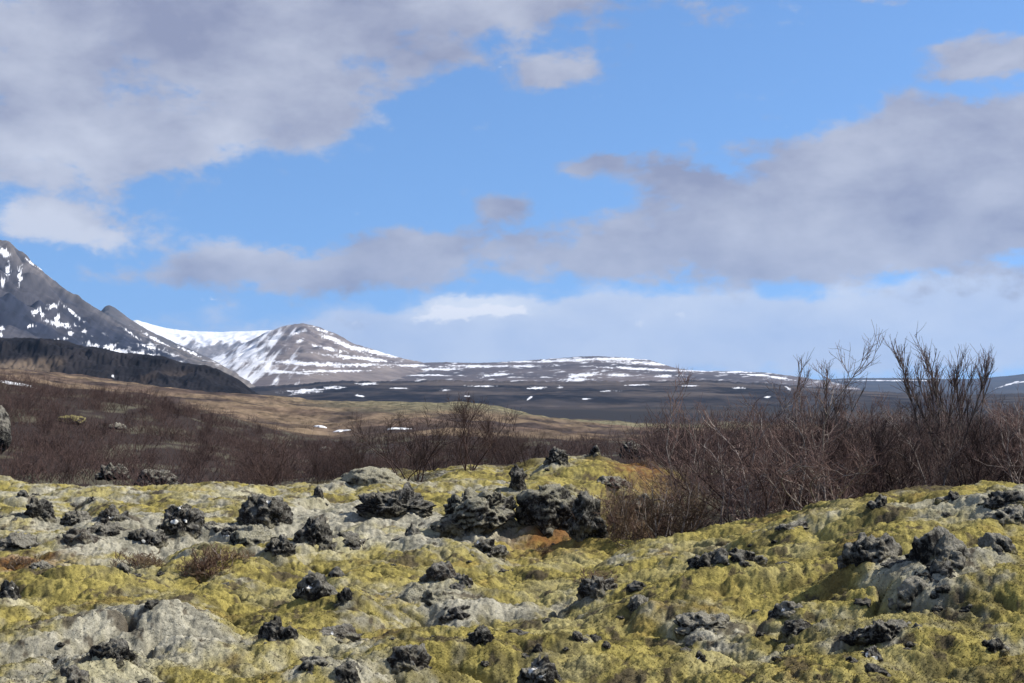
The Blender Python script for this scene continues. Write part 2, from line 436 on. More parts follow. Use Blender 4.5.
# which moss grows where: grey woolly moss on the left and on knolls, yellow moss on the right and in hollows
conv = (np.abs(perlin2((X+.25*perlin2(X*.9, Y*.9, 5))*.62, (Y+.25*perlin2(X*.9+7, Y*.9, 6))*.5, 1))*1.6-.45)
g = .75*fbm2(X*.62, Y*.42, 21, 4)+.55*fbm2(X*2.6, Y*1.9, 22, 4)+.28*conv+.22*fbm2(X*9, Y*7, 24, 3)
g += .15*(1-sst(250, 620, Uc))-.26*sst(500, 700, Uc)*sst(9, 10.5, Y)-.20 + .20*sst(12, 18, Y)*(1-sst(430, 620, Uc))
for (cx, cy, rx, ry, w) in [(-2.65, 9.5, .62, .8, .75), (-1.9, 9.6, .4, .6, .2), (3.65, 12.0, .55, .8, .9), (2.55, 9.2, .35, .35, .7), (5.0, 13.2, .6, .7, .7),
                            (-2.2, 19, 1.2, 1.5, .5), (-4, 17, 1.5, 1.5, .4), (1.7, 8.3, .5, .25, .6), (-.9, 11.6, .5, .4, .5), (-.9, 17.6, 1.0, 1.0, .8), (-3.1, 8.6, .9, .5, .1),
                            (-1.6, 12.5, 1.0, .7, -.5), (-3.8, 12.0, .8, .6, -.5), (-2.2, 22, .8, 1., -.5), (-1.7, 9.7, .35, .8, -.4), (.2, 12.5, 1.2, 1.2, -.25), (.4, 8.6, .9, .8, -.4)]:
    g += w*gauss(X, Y, cx, cy, rx, ry)
for (cx, cy, rx, ry, am) in LIFT:
    m = (np.abs(X-cx) < 3.5*rx) & (np.abs(Y-cy) < 3.5*ry)
    g[m] += (.32 if cx < .8 else .20)*gauss(X[m], Y[m], cx, cy, rx*1.25, ry*1.25)
g += .30*fbm2(X*5.5, Y*5, 34, 4)
gf = .93*sst(-.14, .56, g)
yv = sst(-.5, .35, .8*fbm2(X*2.1, Y*1.9, 25, 4)+.7*fbm2(X*8, Y*8, 35, 4)+.30*fbm2(X*26, Y*26, 36, 3))
c_y = lerp(np.broadcast_to(OLV, (len(X), 3)), YEL, yv)
c_y = lerp(c_y, np.broadcast_to(PALE, (len(X), 3)), .46*sst(-.05, .6, fbm2(X*1.1, Y*.8, 31, 4)))
c_y = lerp(c_y, np.broadcast_to(np.array([.26, .17, .05]), (len(X), 3)), .35*sst(.25, .6, fbm2(X*1.7+3, Y*1.2, 33, 3)))
sv = sst(-.5, .38, .7*fbm2(X*3.6, Y*3, 26, 4)+.6*fbm2(X*11, Y*11, 37, 4)+.3*fbm2(X*30, Y*30, 38, 3))
c_g = lerp(np.broadcast_to(SLT, (len(X), 3)), GRY, sv)
c_g = lerp(c_g, np.broadcast_to(PALE, (len(X), 3)), .6*sst(.0, .55, fbm2(X*.9+9, Y*.7, 32, 3)))
c = lerp(c_y, c_g, gf)
soil_shade = np.maximum(sst(.34, .50, fbm2(X*2.3, Y*1.9, 27, 5)+.25*fbm2(X*14, Y*12, 28, 3)), sst(.42, .54, fbm2(X*5.2, Y*4.6, 39, 4)+.2*fbm2(X*20, Y*18, 28, 3)))  # soil patches that also paint the shade of small holes in the moss
c = lerp(c, np.broadcast_to(SOIL_SHADE, c.shape), .8*soil_shade)
rust = np.zeros(len(X))
for (uu, vv, ru, rv) in [(555, 545, 40, 8), (20, 566, 40, 6), (640, 470, 30, 10)]:
    x0, y0, z0 = ground_hit(uu, vv); rust += gauss(X, Y, x0, y0, ru*y0/F, rv*y0*y0/F/1.7)
c = lerp(c, np.broadcast_to(np.array([.17, .075, .025]), c.shape), .85*np.clip(rust*(1+.8*fbm2(X*5, Y*4, 29, 3)), 0, 1))
# floor of the scrub
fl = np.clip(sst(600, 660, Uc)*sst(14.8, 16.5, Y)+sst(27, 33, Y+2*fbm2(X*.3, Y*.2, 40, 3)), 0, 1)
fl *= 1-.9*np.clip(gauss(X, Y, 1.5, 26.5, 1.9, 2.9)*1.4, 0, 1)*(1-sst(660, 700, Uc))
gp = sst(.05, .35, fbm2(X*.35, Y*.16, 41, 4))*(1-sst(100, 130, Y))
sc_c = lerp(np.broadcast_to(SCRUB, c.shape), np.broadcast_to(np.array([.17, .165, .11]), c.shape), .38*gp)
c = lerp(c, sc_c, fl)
# dry heath on the low hills
hth = sst(105, 125, Y+14*fbm2(X*.03, Y*.02, 42, 3))
hc = lerp(np.broadcast_to(TAN, c.shape), np.broadcast_to(RUST, c.shape), sst(-.3, .45, fbm2(X*.03, Y*.014, 43, 5)))
hc = lerp(hc, np.broadcast_to(SCRUB*1.4, c.shape), sst(-.1, .35, fbm2(X*.06+5, Y*.022, 44, 5)))
hc = lerp(hc, np.broadcast_to(GRN, c.shape), .8*sst(250, 360, Y+60*fbm2(X*.02, Y*.01, 45, 3))*sst(250, 420, Uc))
hc = hc*(1+.75*fbm2(X*.25, Y*.10, 47, 5)+.45*perlin2(X*.8, Y*.35, 48)+.3*perlin2(X*1.9, Y*.7, 49))[:, None].clip(.25, 2)
c = lerp(c, hc, hth)
c = lerp(c, lerp(np.broadcast_to(SHADED_PLAIN, c.shape), np.broadcast_to(np.array([.06, .048, .04]), c.shape), .8*sst(.1, .5, fbm2(X*.004, Y*.0012, 46, 4))), sst(440, 520, Y))  # far plain: cloud shadow painted in as a near-black ground colour
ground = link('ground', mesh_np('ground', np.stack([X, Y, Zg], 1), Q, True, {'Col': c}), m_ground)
tag(ground, 'uneven lava ground grown over with yellow and grey moss', 'ground', kind='structure')

# moss fibres: short upright blades all over the near moss
def moss_blades(n):
    r = np.random.default_rng(17)
    u = r.uniform(-90, 1114, n); v = r.uniform(0, 1, n)
    D = 1/(1/7.0*(1-v)+1/27.*v)
    ci = np.clip(np.searchsorted(us, u), 0, len(us)-1); ri = np.clip(np.searchsorted(Ds, D), 0, len(Ds)-1)
    k = ri*len(us)+ci
    keep = (fl[k] < .35) & (r.random(len(k)) < 1-.2*gf[k])
    k = k[keep]; n = len(k)
    P = np.stack([X[k], Y[k], Zg[k]], 1)+np.concatenate([r.normal(size=(n, 2))*.006, np.full((n, 1), -.004)], 1)
    a = r.uniform(0, 2*np.pi, n); h = r.uniform(.005, .012, n); wd = r.uniform(.0016, .0036, n)
    t_ = np.stack([np.cos(a), np.sin(a), 0*a], 1)*wd[:, None]
    lean = r.normal(size=(n, 3))*.009; lean[:, 2] = h
    V_ = np.stack([P-t_, P+t_, P+lean], 1).reshape(-1, 3)
    cc = c[k]*r.uniform(.78, 1.32, (n, 1))
    me = mesh_np('moss', V_, np.arange(3*n).reshape(-1, 3), True, {'Col': np.repeat(cc, 3, 0)})
    gn = np.empty(len(X)*3, np.float32); ground.data.vertices.foreach_get('normal', gn); gn = gn.reshape(-1, 3)[k]
    gn = gn+r.normal(size=gn.shape)*.16; gn /= np.linalg.norm(gn, axis=1, keepdims=True)
    me.normals_split_custom_set_from_vertices(np.repeat(gn, 3, 0).tolist())
    return me
m_moss, t, b = new_mat('moss_fibres', .95, .05)
t.l.new(attr(t, 'Col').outputs['Color'], b.inputs['Base Color'])
o = link('moss', moss_blades(620000), m_moss)
tag(o, 'short woolly yellow and grey moss covering the near lava', 'moss', kind='stuff')

# ------------------------------------------------------------------ far land
def land(name, label, cat, sky, Dc, Db, Dk, zb, colour, snow=None, rough=.05, nfront=130, step=.8, prof=1.0, seed=0, wob=0, cliff=False):
    sky = np.array(sky, float)
    u = np.arange(sky[0, 0], sky[-1, 0]+step, step)
    vs = np.interp(u, sky[:, 0], sky[:, 1])
    k = np.hanning(7)[1:-1]; k /= k.sum()
    vs = np.convolve(np.pad(vs, 2, mode='edge'), k, 'valid')
    wv = wob*(perlin2(u*.15, u*0+.5, seed)+.5*perlin2(u*.45, u*0+.5, seed+1))
    zc = CAMZ-(vs-HV)*Dc/F
    t = np.concatenate([np.linspace(0, 1, nfront), 1+np.linspace(0, 1, 26)[1:]])
    D = np.where(t <= 1, Db+(Dc-Db)*t, Dc+(Dk-Dc)*(t-1))
    tt = np.where(t <= 1, t, 2-t)
    X = D[:, None]*((u-512)/F)[None]; Y = np.repeat(D[:, None], len(u), 1)
    h = np.maximum(zc-zb, 2)[None]
    P = np.power(tt, prof)[:, None]
    if cliff: tq = tt[:, None]+.030*(perlin2(X*.035+Y*.01, Y*.02, seed+7)+.8*perlin2(X*.11, Y*.05, seed+8)+.6*perlin2(X*.3, Y*.12, seed+9)); P = np.where((t <= 1)[:, None], np.interp(tq, [0, .5, .62, .70, .80, .88, 1], [0, .36, .48, .62, .74, .93, 1]), tt[:, None])
    L = (Dc-Db)
    env = (np.sin(np.pi*np.clip(tt, 0, 1))**.7)[:, None]
    gx = X/L; gy = Y/L
    ww = .5*perlin2(gx*4, gy*4, seed+3)
    er = -np.abs(perlin2(gx*7+ww, gy*3+ww, seed+2))*1.1-.6*np.abs(perlin2(gx*17+ww, gy*8, seed+4))+.35*perlin2(gx*36, gy*24, seed+5)+.22*perlin2(gx*80, gy*60, seed+6)
    er = er+.5
    wz = -(wv*Dc/F)[None]*np.clip(tt, 0, 1)[:, None]**10*(1+0*X)
    Z = zb+h*P*(1+rough*env*er)+wz-((1-tt)**8)[:, None]*3
    x = X.ravel(); y = Y.ravel(); z = Z.ravel()
    U = 512+F*x/y; V = HV+F*(CAMZ-z)/y
    n, m = X.shape; idx = np.arange(n*m).reshape(n, m)
    q = np.stack([idx[:-1, :-1], idx[:-1, 1:], idx[1:, 1:], idx[1:, :-1]], -1).reshape(-1, 4)
    hv = (P*np.ones_like(X)).ravel()
    c = colour(U, V, x, y, hv)
    s = snow(U, V, x, y, hv) if snow else np.zeros(len(x))
    o = link(name, mesh_np(name, np.stack([x, y, z], 1), q, True, {'Col': c, 'snow': s}), m_far)
    return tag(o, label, cat, kind='structure')

def ell(U, V, lst, seed=0, wob=.5):
    """snow patches: (u, v, ru, rv, slope)"""
    s = np.full(len(U), -1.)
    n = (.8*fbm2(U*.12, V*.3, 60+seed, 4)+(1.3 if seed < 3 else .75)*fbm2(U*.38, V*.75, 65+seed, 4)+(1.1*fbm2((U+V)*.42, (V-.7*U)*.10, 68+seed, 4) if seed < 3 else .9*1.2*fbm2(U*.06, V*.9, 68+seed, 3)))*wob*1.6
    for (cu, cv, ru, rv, sl) in lst:
        dv = V-cv-sl*(U-cu)
        s = np.maximum(s, 1-np.sqrt(((U-cu)/ru)**2+(dv/rv)**2)+n*.8)
    return s*1.0+.22

def mixc(a, b, t):
    return np.array(a)[None]+(np.array(b)-np.array(a))[None]*np.clip(t, 0, 1)[:, None]

# left mountain: shaded bluish face and sunlit right shoulder painted into the colour
def col_m1(U, V, x, y, h):
    c = mixc((.020, .023, .036), (.056, .053, .060), sst(-.3, .45, fbm2(x*.005, y*.002, 51, 6)))
    rr = U-(V-240)*1.62+40*fbm2(x*.002, y*.002, 50, 3)
    return lerp(c, mixc((.10, .09, .082), (.185, .16, .14), .5+fbm2(x*.006, y*.003, 52, 5)), .85*sst(-48, 18, rr))*(1+.55*fbm2((U*.9+V*.6)*.22, (V-.62*U)*.035, 49, 4))[:, None].clip(.3, 2)
def snow_m1(U, V, x, y, h):
    p = [(3, 252, 10, 4, .5), (8, 270, 3, 9, -.8), (20, 275, 3, 9, -.9), (3, 281, 3, 6, .8), (52, 306, 7, 3, -.1), (35, 312, 6, 3, -.3), (60, 324, 17, 3, .15), (42, 314, 4, 3, 0),
         (73, 313, 12, 1.8, .85), (57, 318, 5, 3, -.4), (30, 326, 5, 1.5, 0), (70, 333, 4, 1.5, 0), (84, 331, 5, 2, .3), (94, 346, 9, 2.5, .3), (110, 347, 6, 3, .2), (120, 351, 16, 3, .15),
         (140, 354, 20, 2.6, .15), (60, 339, 8, 1.5, 0), (0, 328, 4, 4, 0), (0, 335, 5, 2, 0), (130, 333, 10, 1.6, .65), (52, 277, 18, 1.4, .74), (30, 262, 10, 1.5, .8), (150, 347, 16, 1.5, .2)]
    s = ell(U, V, p, 1, .55)
    s2 = .5+.9*(fbm2(U*.09, V*.35, 71, 4)-.28)-.02*np.abs(V-352)
    return np.maximum(s, np.where(U > 80, s2, 0))
land('mountain', 'steep dark mountain slope with scattered snow patches at the left edge', 'mountain',
     [(-420, 300), (-250, 262), (-120, 250), (-60, 232), (-20, 236), (0, 240), (8, 243), (20, 254), (40, 270), (60, 285), (80, 299), (100, 311), (130, 328), (160, 343), (190, 354), (215, 362), (235, 372), (260, 385)],
     5600, 2600, 8200, PLAIN, col_m1, snow_m1, rough=.30, nfront=210, seed=101, wob=.6)
land('rocky_ridge', 'small dark rocky knob on the ridge behind the left mountain', 'ridge',
     [(60, 345), (90, 330), (100, 312), (105, 306), (110, 305), (117, 309), (130, 319), (150, 331), (180, 345), (205, 356), (225, 366)],
     7000, 5600, 8000, PLAIN, lambda U, V, x, y, h: mixc((.055, .055, .06), (.12, .105, .10), .5+fbm2(x*.004, y*.003, 53, 4)),
     lambda U, V, x, y, h: ell(U, V, [(160, 342, 20, 2, .55), (190, 352, 14, 2, .45)], 2, .5), rough=.1, nfront=120, seed=111, wob=.4)
# far snowfield
land('snow_mountain', 'smooth white snowfield on the skyline behind the snowy peak', 'mountain',
     [(90, 335), (120, 322), (137, 320), (150, 324), (165, 328), (190, 331), (215, 332), (250, 331), (275, 330), (300, 334), (340, 350), (380, 362)],
     14500, 10500, 17000, PLAIN, lambda U, V, x, y, h: mixc((.13, .12, .125), (.2, .18, .17), .5+fbm2(x*.002, y*.002, 54, 4)),
     lambda U, V, x, y, h: 1.2-1.1*sst(336, 352, V+7*fbm2(U*.07, V*.12, 73, 4))+.8*fbm2((U+V*.9)*.16, (V-.6*U)*.05, 74, 4)*sst(333, 338, V), rough=.12, seed=121, wob=.3)
# snowy peak
def snow_pk(U, V, x, y, h):
    p = [(345, 345, 28, 3, .38), (330, 338, 14, 2.2, .25), (375, 352, 34, 3, .22), (360, 358, 40, 2.4, .1), (300, 363, 70, 2.6, .05), (330, 349, 20, 2.2, .2), (320, 330, 14, 2, .35), (300, 341, 5, 2, -.3), (298, 332, 9, 2, -.3), (420, 366, 30, 2, .04), (350, 365, 50, 1.8, .0), (280, 372, 40, 2, .05), (330, 371, 40, 1.6, 0)]
    s = ell(U, V, p, 3, .5)
    lf = .5+1.1*fbm2((U+V*.9)*.13, (V-.5*U)*.045, 75, 4)+.55*(1-sst(276, 290, U+.4*(V-330)))-.30
    return np.maximum(s, np.where(U < 300, lf, 0))
land('snowy_peak', 'brown rounded peak streaked with snow right of the left mountain', 'mountain',
     [(150, 380), (180, 366), (205, 360), (225, 354), (240, 346), (255, 338), (265, 333), (280, 329), (292, 326), (303, 324), (312, 326), (320, 328), (335, 334), (350, 342), (370, 349), (390, 355), (410, 360), (440, 366), (480, 374)],
     8800, 4200, 11500, PLAIN, lambda U, V, x, y, h: mixc((.11, .092, .09), (.20, .168, .15), .5+fbm2(x*.004, y*.002, 55, 6)), snow_pk, rough=.26, nfront=190, seed=131, wob=.5)
# snow-streaked plateau
def snow_pl(U, V, x, y, h):
    p = [(600, 359, 70, 1.8, 0), (640, 363, 40, 1.8, .06), (560, 361, 80, 1.2, -.02), (640, 369, 45, 1.5, .05), (585, 375, 22, 3, -.1), (575, 380, 16, 2.6, .0), (620, 375, 14, 1.8, 0), (480, 366, 45, 1.6, .0), (440, 369, 26, 2, 0), (520, 366, 40, 1.2, 0),
         (495, 375, 16, 1.8, -.1), (700, 371, 30, 1.2, 0), (740, 372, 22, 1.2, 0), (780, 378, 14, 1.5, .15), (665, 376, 12, 1.6, 0), (760, 375, 30, 1, .05), (420, 375, 30, 1.4, 0), (380, 373, 20, 1.4, 0)]
    return np.maximum(ell(U, V, p, 4, .5), .5+1.2*(fbm2(U*.07+V*.2, V*.55, 76, 6)-.42))
land('plateau', 'long low brown plateau with thin snow streaks on the horizon', 'hill',
     [(250, 385), (300, 374), (350, 368), (400, 364), (440, 362), (480, 363), (520, 361), (560, 358), (590, 356), (620, 357), (650, 360), (665, 365), (680, 369), (700, 371), (740, 371), (770, 373), (800, 377), (825, 381), (860, 388)],
     8200, 4000, 10500, PLAIN, lambda U, V, x, y, h: mixc((.055, .048, .052), (.125, .102, .096), .5+fbm2(x*.0016, y*.001, 56, 5)), snow_pl, rough=.10, nfront=150, seed=141, wob=.35)
# far blue hills to the right
land('far_hills', 'dark blue hills low on the horizon at the right', 'hill',
     [(690, 392), (760, 384), (815, 380), (850, 378), (900, 378), (930, 379), (965, 379), (985, 378), (1005, 376), (1024, 374), (1100, 370), (1250, 372), (1500, 380)],
     11500, 7000, 14000, PLAIN, lambda U, V, x, y, h: mixc((.030, .034, .045), (.055, .055, .06), .5+fbm2(x*.002, y*.002, 57, 4)),
     lambda U, V, x, y, h: np.maximum(ell(U, V, [(900, 380.5, 55, .7, 0), (1010, 384, 14, 1.0, -.3), (1022, 382, 8, .8, -.2)], 5, .4), 0), rough=.06, nfront=90, seed=151, wob=.2)
# heath rise in the middle distance, cloud shadow painted into its near-black colour
land('shadowed_hills', 'heath slope painted dark with cloud shadow below the snow streaked plateau', 'hill',
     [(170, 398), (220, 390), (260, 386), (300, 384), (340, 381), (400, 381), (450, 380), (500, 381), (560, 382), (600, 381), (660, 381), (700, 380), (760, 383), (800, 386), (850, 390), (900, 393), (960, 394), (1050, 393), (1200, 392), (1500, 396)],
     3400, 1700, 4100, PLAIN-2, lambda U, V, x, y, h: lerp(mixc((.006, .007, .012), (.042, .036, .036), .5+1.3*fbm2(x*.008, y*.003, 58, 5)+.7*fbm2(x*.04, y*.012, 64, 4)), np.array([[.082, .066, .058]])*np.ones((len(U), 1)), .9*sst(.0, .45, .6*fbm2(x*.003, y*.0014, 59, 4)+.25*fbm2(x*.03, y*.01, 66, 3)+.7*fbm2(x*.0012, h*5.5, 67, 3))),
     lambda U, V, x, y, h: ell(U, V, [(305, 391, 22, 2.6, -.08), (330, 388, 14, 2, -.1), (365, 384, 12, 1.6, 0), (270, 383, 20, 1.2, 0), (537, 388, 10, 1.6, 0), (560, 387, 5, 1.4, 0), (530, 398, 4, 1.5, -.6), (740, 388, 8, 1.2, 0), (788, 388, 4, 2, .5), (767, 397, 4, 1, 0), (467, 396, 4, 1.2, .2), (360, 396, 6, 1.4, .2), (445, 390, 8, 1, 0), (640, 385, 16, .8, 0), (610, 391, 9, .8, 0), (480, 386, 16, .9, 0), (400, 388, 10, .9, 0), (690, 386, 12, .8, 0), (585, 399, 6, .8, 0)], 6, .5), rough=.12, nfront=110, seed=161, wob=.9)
# escarpment on the left, shade of its steep face painted as near-black
def col_es(U, V, x, y, h):
    c = mixc((.004, .004, .006), (.019, .017, .019), .5+1.2*fbm2(x*.03, y*.004+h*3, 61, 5))
    c = lerp(c, np.array([[.16, .12, .085]])*np.ones((len(U), 1)), .7*(1-sst(20, 70, U+25*fbm2(x*.01, y*.01, 62, 4)))*sst(358, 366, V+.08*U))
    return lerp(c, np.array([[.11, .08, .06]])*np.ones((len(U), 1)), .25*sst(.25, .55, fbm2(x*.01, y*.006, 63, 4))*sst(366, 376, V))
land('escarpment', 'dark flat topped basalt escarpment in front of the left mountain', 'escarpment',
     [(-420, 345), (-200, 336), (-60, 338), (0, 338), (40, 338), (62, 340), (78, 345), (95, 347), (120, 352), (150, 355), (165, 357), (178, 362), (192, 364), (205, 365), (218, 369), (235, 377), (250, 388), (262, 396), (280, 404), (300, 412)],
     1550, 1180, 2100, PLAIN, col_es, lambda U, V, x, y, h: ell(U, V, [(113, 376, 2.2, 2, .6)], 7, .2), rough=.13, nfront=110, prof=.62, seed=171, wob=.5, cliff=True)

# snow drifts left on the heath
def snow_patch(u, v, wpx, hpx, label, dmin=110):
    x, y, z = ground_hit(u, v, dmin)
    w = wpx*y/F/2; d = w*.7
    n = 44
    a = np.linspace(0, 2*np.pi, n, endpoint=False)
    rr = 1+.6*perlin2(np.cos(a)*1.6+u, np.sin(a)*1.6, 80)+.4*perlin2(np.cos(a)*4.2+u, np.sin(a)*4.2, 81)
    vs = []; fs = []
    rings = [0.0, .35, .7, .92, 1.0, 1.03]
    hh = [1, .95, .7, .35, .05, -.5]
    top = hpx*y/F
    for i, (r, hz) in enumerate(zip(rings, hh)):
        for j in range(n):
            px = x+w*r*rr[j]*math.cos(a[j]); py = y+d*r*rr[j]*math.sin(a[j])
            vs.append((px-x, py-y, zat(px, py)-z+top*hz*.6*(.75+.6*float(perlin2(np.array([px*.7]), np.array([py*.7]), 82)[0]))))
    for i in range(len(rings)-1):
        for j in range(n):
            fs.append((i*n+j, (i+1)*n+j, (i+1)*n+(j+1) % n, i*n+(j+1) % n))
    o = link('snow_drift', mesh_np('snow_drift', np.array(vs), np.array(fs), True), m_snow)
    o.location = (x, y, z)
    return tag(o, label, 'snow drift', 'snow drifts on the tan heath')
snow_patch(320, 427, 11, 2.6, 'small white snow drift, leftmost of three on the tan heath')
snow_patch(341, 431, 15, 3.2, 'white snow drift in the middle of three on the tan heath')
snow_patch(400, 429, 22, 2.4, 'wide thin snow drift, rightmost of three on the tan heath')
snow_patch(12, 383, 46, 1.6, 'long thin snow strip on the crest of the left scrub slope', 85)

# ------------------------------------------------------------------ rocks
def ico(sub):
    import bmesh
    bm = bmesh.new(); bmesh.ops.create_icosphere(bm, subdivisions=sub, radius=1)
    v = np.array([p.co[:] for p in bm.verts]); f = np.array([[q.index for q in p.verts] for p in bm.faces]); bm.free()
    return v, f
_ico = {s: ico(s) for s in (3, 4, 5, 6)}

def chunk_exit(d, cen, size, r, npl):
    te = np.full(len(d), -9.); tx = np.full(len(d), 9.)
    for i in range(npl):
        n = r.normal(size=3); n /= np.linalg.norm(n); k = size*r.uniform(.7, 1.1)
        dn = d@n; q = (k+n@cen)/np.where(np.abs(dn) < 1e-4, 1e-4, dn)
        tx = np.where(dn > 1e-4, np.minimum(tx, q), tx); te = np.where(dn < -1e-4, np.maximum(te, q), te)
    return np.where((tx > te) & (tx < 8), np.minimum(tx, np.linalg.norm(cen)+size*1.5), 0)

def rock_shape(sub, seed, jag, S):
    """angular chunks grown together, then worked over with metric noise; S = half sizes in metres"""
    d, f = _ico[sub]
    r = np.random.default_rng(seed)
    rad = np.full(len(d), 1.0-.28*jag)
    core = chunk_exit(d, np.zeros(3), .92-.22*jag, r, 15)
    rad = np.minimum(np.where(core > 0, core, rad), 1.15)
    for i in range(int(6+20*jag)):
        cen = r.normal(size=3); cen[2] = cen[2]*.8+.2; cen /= np.linalg.norm(cen); size = r.uniform(.16, .42)
        rad = np.maximum(rad, np.minimum(chunk_exit(d, cen*r.uniform(.45, .80), size, r, 11), 1.12) if jag > .2 else 0)
    p = d*rad[:, None]
    for it in range(2 if sub >= 6 else 1):
        acc = np.zeros_like(p); cnt = np.zeros(len(p))
        for a_, b_ in ((0, 1), (1, 2), (2, 0)):
            for k in range(3): acc[:, k] += np.bincount(f[:, a_], p[f[:, b_], k], len(p))
            cnt += np.bincount(f[:, a_], minlength=len(p))
        p = .4*p+.6*acc/cnt[:, None]
    lo, hi = p.min(0), p.max(0)
    p = (p-(lo+hi)/2)/((hi-lo)/2)*S
    s_ = min(S[0], S[1], S[2]*1.2)*2
    o = r.uniform(0, 100, 3)
    q = p/s_+o; q = q+.12*np.stack([perlin3(q*3+k*9, seed+k) for k in range(3)], 1)
    dd = d+np.stack([perlin3(q*4+20+k*11, seed+5+k) for k in range(3)], 1)*.7
    n2 = np.abs(perlin3(q*3.2, seed+1)); n3 = np.abs(perlin3(q*7.5, seed+2)); n4 = perlin3(q*17, seed+3); n5 = perlin3(q*34, seed+4)
    dsp = (.10+.16*jag)*(n2-.3)+(.05+.10*jag)*(n3-.25)+(.02+.08*jag)*n4+(.006+.05*jag)*n5
    return p+dd*dsp[:, None]*s_*.62, f, n2

BAS = np.array([.013, .012, .0115]); BRN = np.array([.085, .068, .055])
def vnormals(p, f):
    n = np.zeros_like(p)
    fn = np.cross(p[f[:, 1]]-p[f[:, 0]], p[f[:, 2]]-p[f[:, 0]])
    for k in range(3): np.add.at(n, f[:, k], fn)
    return n/np.maximum(np.linalg.norm(n, axis=1, keepdims=True), 1e-9)

def rock(box, label, jag=.8, cap=.3, capc='g', flecks=(), brown=0., depth=.85, seed=None, name='lava_rock', sink=.35, group=None, pos=None):
    u0, v0, u1, v1 = box
    uc = (u0+u1)/2
    seed = seed if seed is not None else int(u0*7+v0*13) % 9973
    x, y, z = pos
    w = (u1-u0)*y/F*1.10; h = (v1-v0)*y/F*(.98 if jag > 0 else 1)
    dpt = max(min(w*depth, h*2.6), h*.6)
    y2 = y+dpt*.35
    sub = 6 if (u1-u0) > 60 else 5 if (u1-u0) > 18 else 4
    zlow = -h*sink-.08
    S = np.array([w/2, dpt/2, (h-zlow)/2])
    p, f, cav = rock_shape(sub, seed, jag, S)
    p = p+np.array([0, 0, (h+zlow)/2])
    # keep the foot broad
    x2 = (uc-512)/F*y2
    n = vnormals(p, f)
    wp = p+np.array([x2, y2, 0])
    m = sst(.62-.75*cap, .95-.55*cap, n[:, 2]+.55*perlin3(wp*5, 90)+.5*perlin3(wp*16, 91)+.3*p[:, 2]/h-.15)
    cc = {'g': np.array([.36, .335, .265]), 'y': np.array([.30, .26, .09]), 'p': np.array([.44, .41, .29])}[capc]
    basec = lerp(np.broadcast_to(BAS, p.shape), np.broadcast_to(BRN, p.shape), np.clip(brown+.5*perlin3(wp*3, 92), 0, 1))
    lic = sst(.05, .30, perlin3(wp*8, 93)+.9*perlin3(wp*24, 94)+.8*n[:, 2]-.45)*.65
    basec = lerp(basec, np.broadcast_to(np.array([.30, .285, .25]), p.shape), lic)
    c = lerp(basec, np.broadcast_to(cc, p.shape), m*(.25+.75*min(1, cap*1.6)))
    foot = sst(.30, .06, (p[:, 2])/h+.30*perlin3(wp*7, 97)+.2*perlin3(wp*20, 98)-.22*np.clip(n[:, 2], 0, 1))*(y < 34)
    c = lerp(c, np.broadcast_to(np.array([.34, .31, .21]) if x2 < 1 else np.array([.34, .29, .12]), p.shape), .75*foot)
    me = mesh_np(name, p, f, True, {'Col': c})
    o = link(name, me, m_rock)
    o.location = (x2, y2, z)
    tag(o, label, 'rock', group)
    # white lichen crusts: small lumpy scabs on the rock face
    for (fu, fv, sz) in flecks:
        pu = 512+F*(wp[:, 0])/(wp[:, 1]); pv = HV+F*(CAMZ-(wp[:, 2]+z))/wp[:, 1]
        sc = (pu-fu)**2+(pv-fv)**2+np.where(n[:, 1] < .1, 0, 400)
        i = int(np.argmin(sc)); s = sz*y2/F*.40
        dist = np.linalg.norm(p-p[i], axis=1)/s*(1+.75*perlin3(p*14+i, 95)+.5*perlin3(p*40+i, 96))
        m_ = (dist < 1)[f].all(1)
        if m_.sum() < 6: m_ = (np.linalg.norm(p-p[i], axis=1) < s)[f].all(1)
        if m_.sum() < 3: continue
        fm = f[m_]; grow = np.zeros(len(p), bool); grow[fm[np.argmin(np.linalg.norm(p[fm].mean(1)-p[i], axis=1))]] = True
        for it in range(60): grow[fm[grow[fm].any(1)]] = True
        m_ = m_ & grow[f].all(1)
        ids, inv = np.unique(f[m_], return_inverse=True); ff = inv.reshape(-1, 3)
        q = p[ids]+n[ids]*.005
        link('lichen_crust', mesh_np('lichen_crust', q, ff, True), m_lichen, o)
    return o

for a_, k_ in SPECS: rock(*a_, **k_)

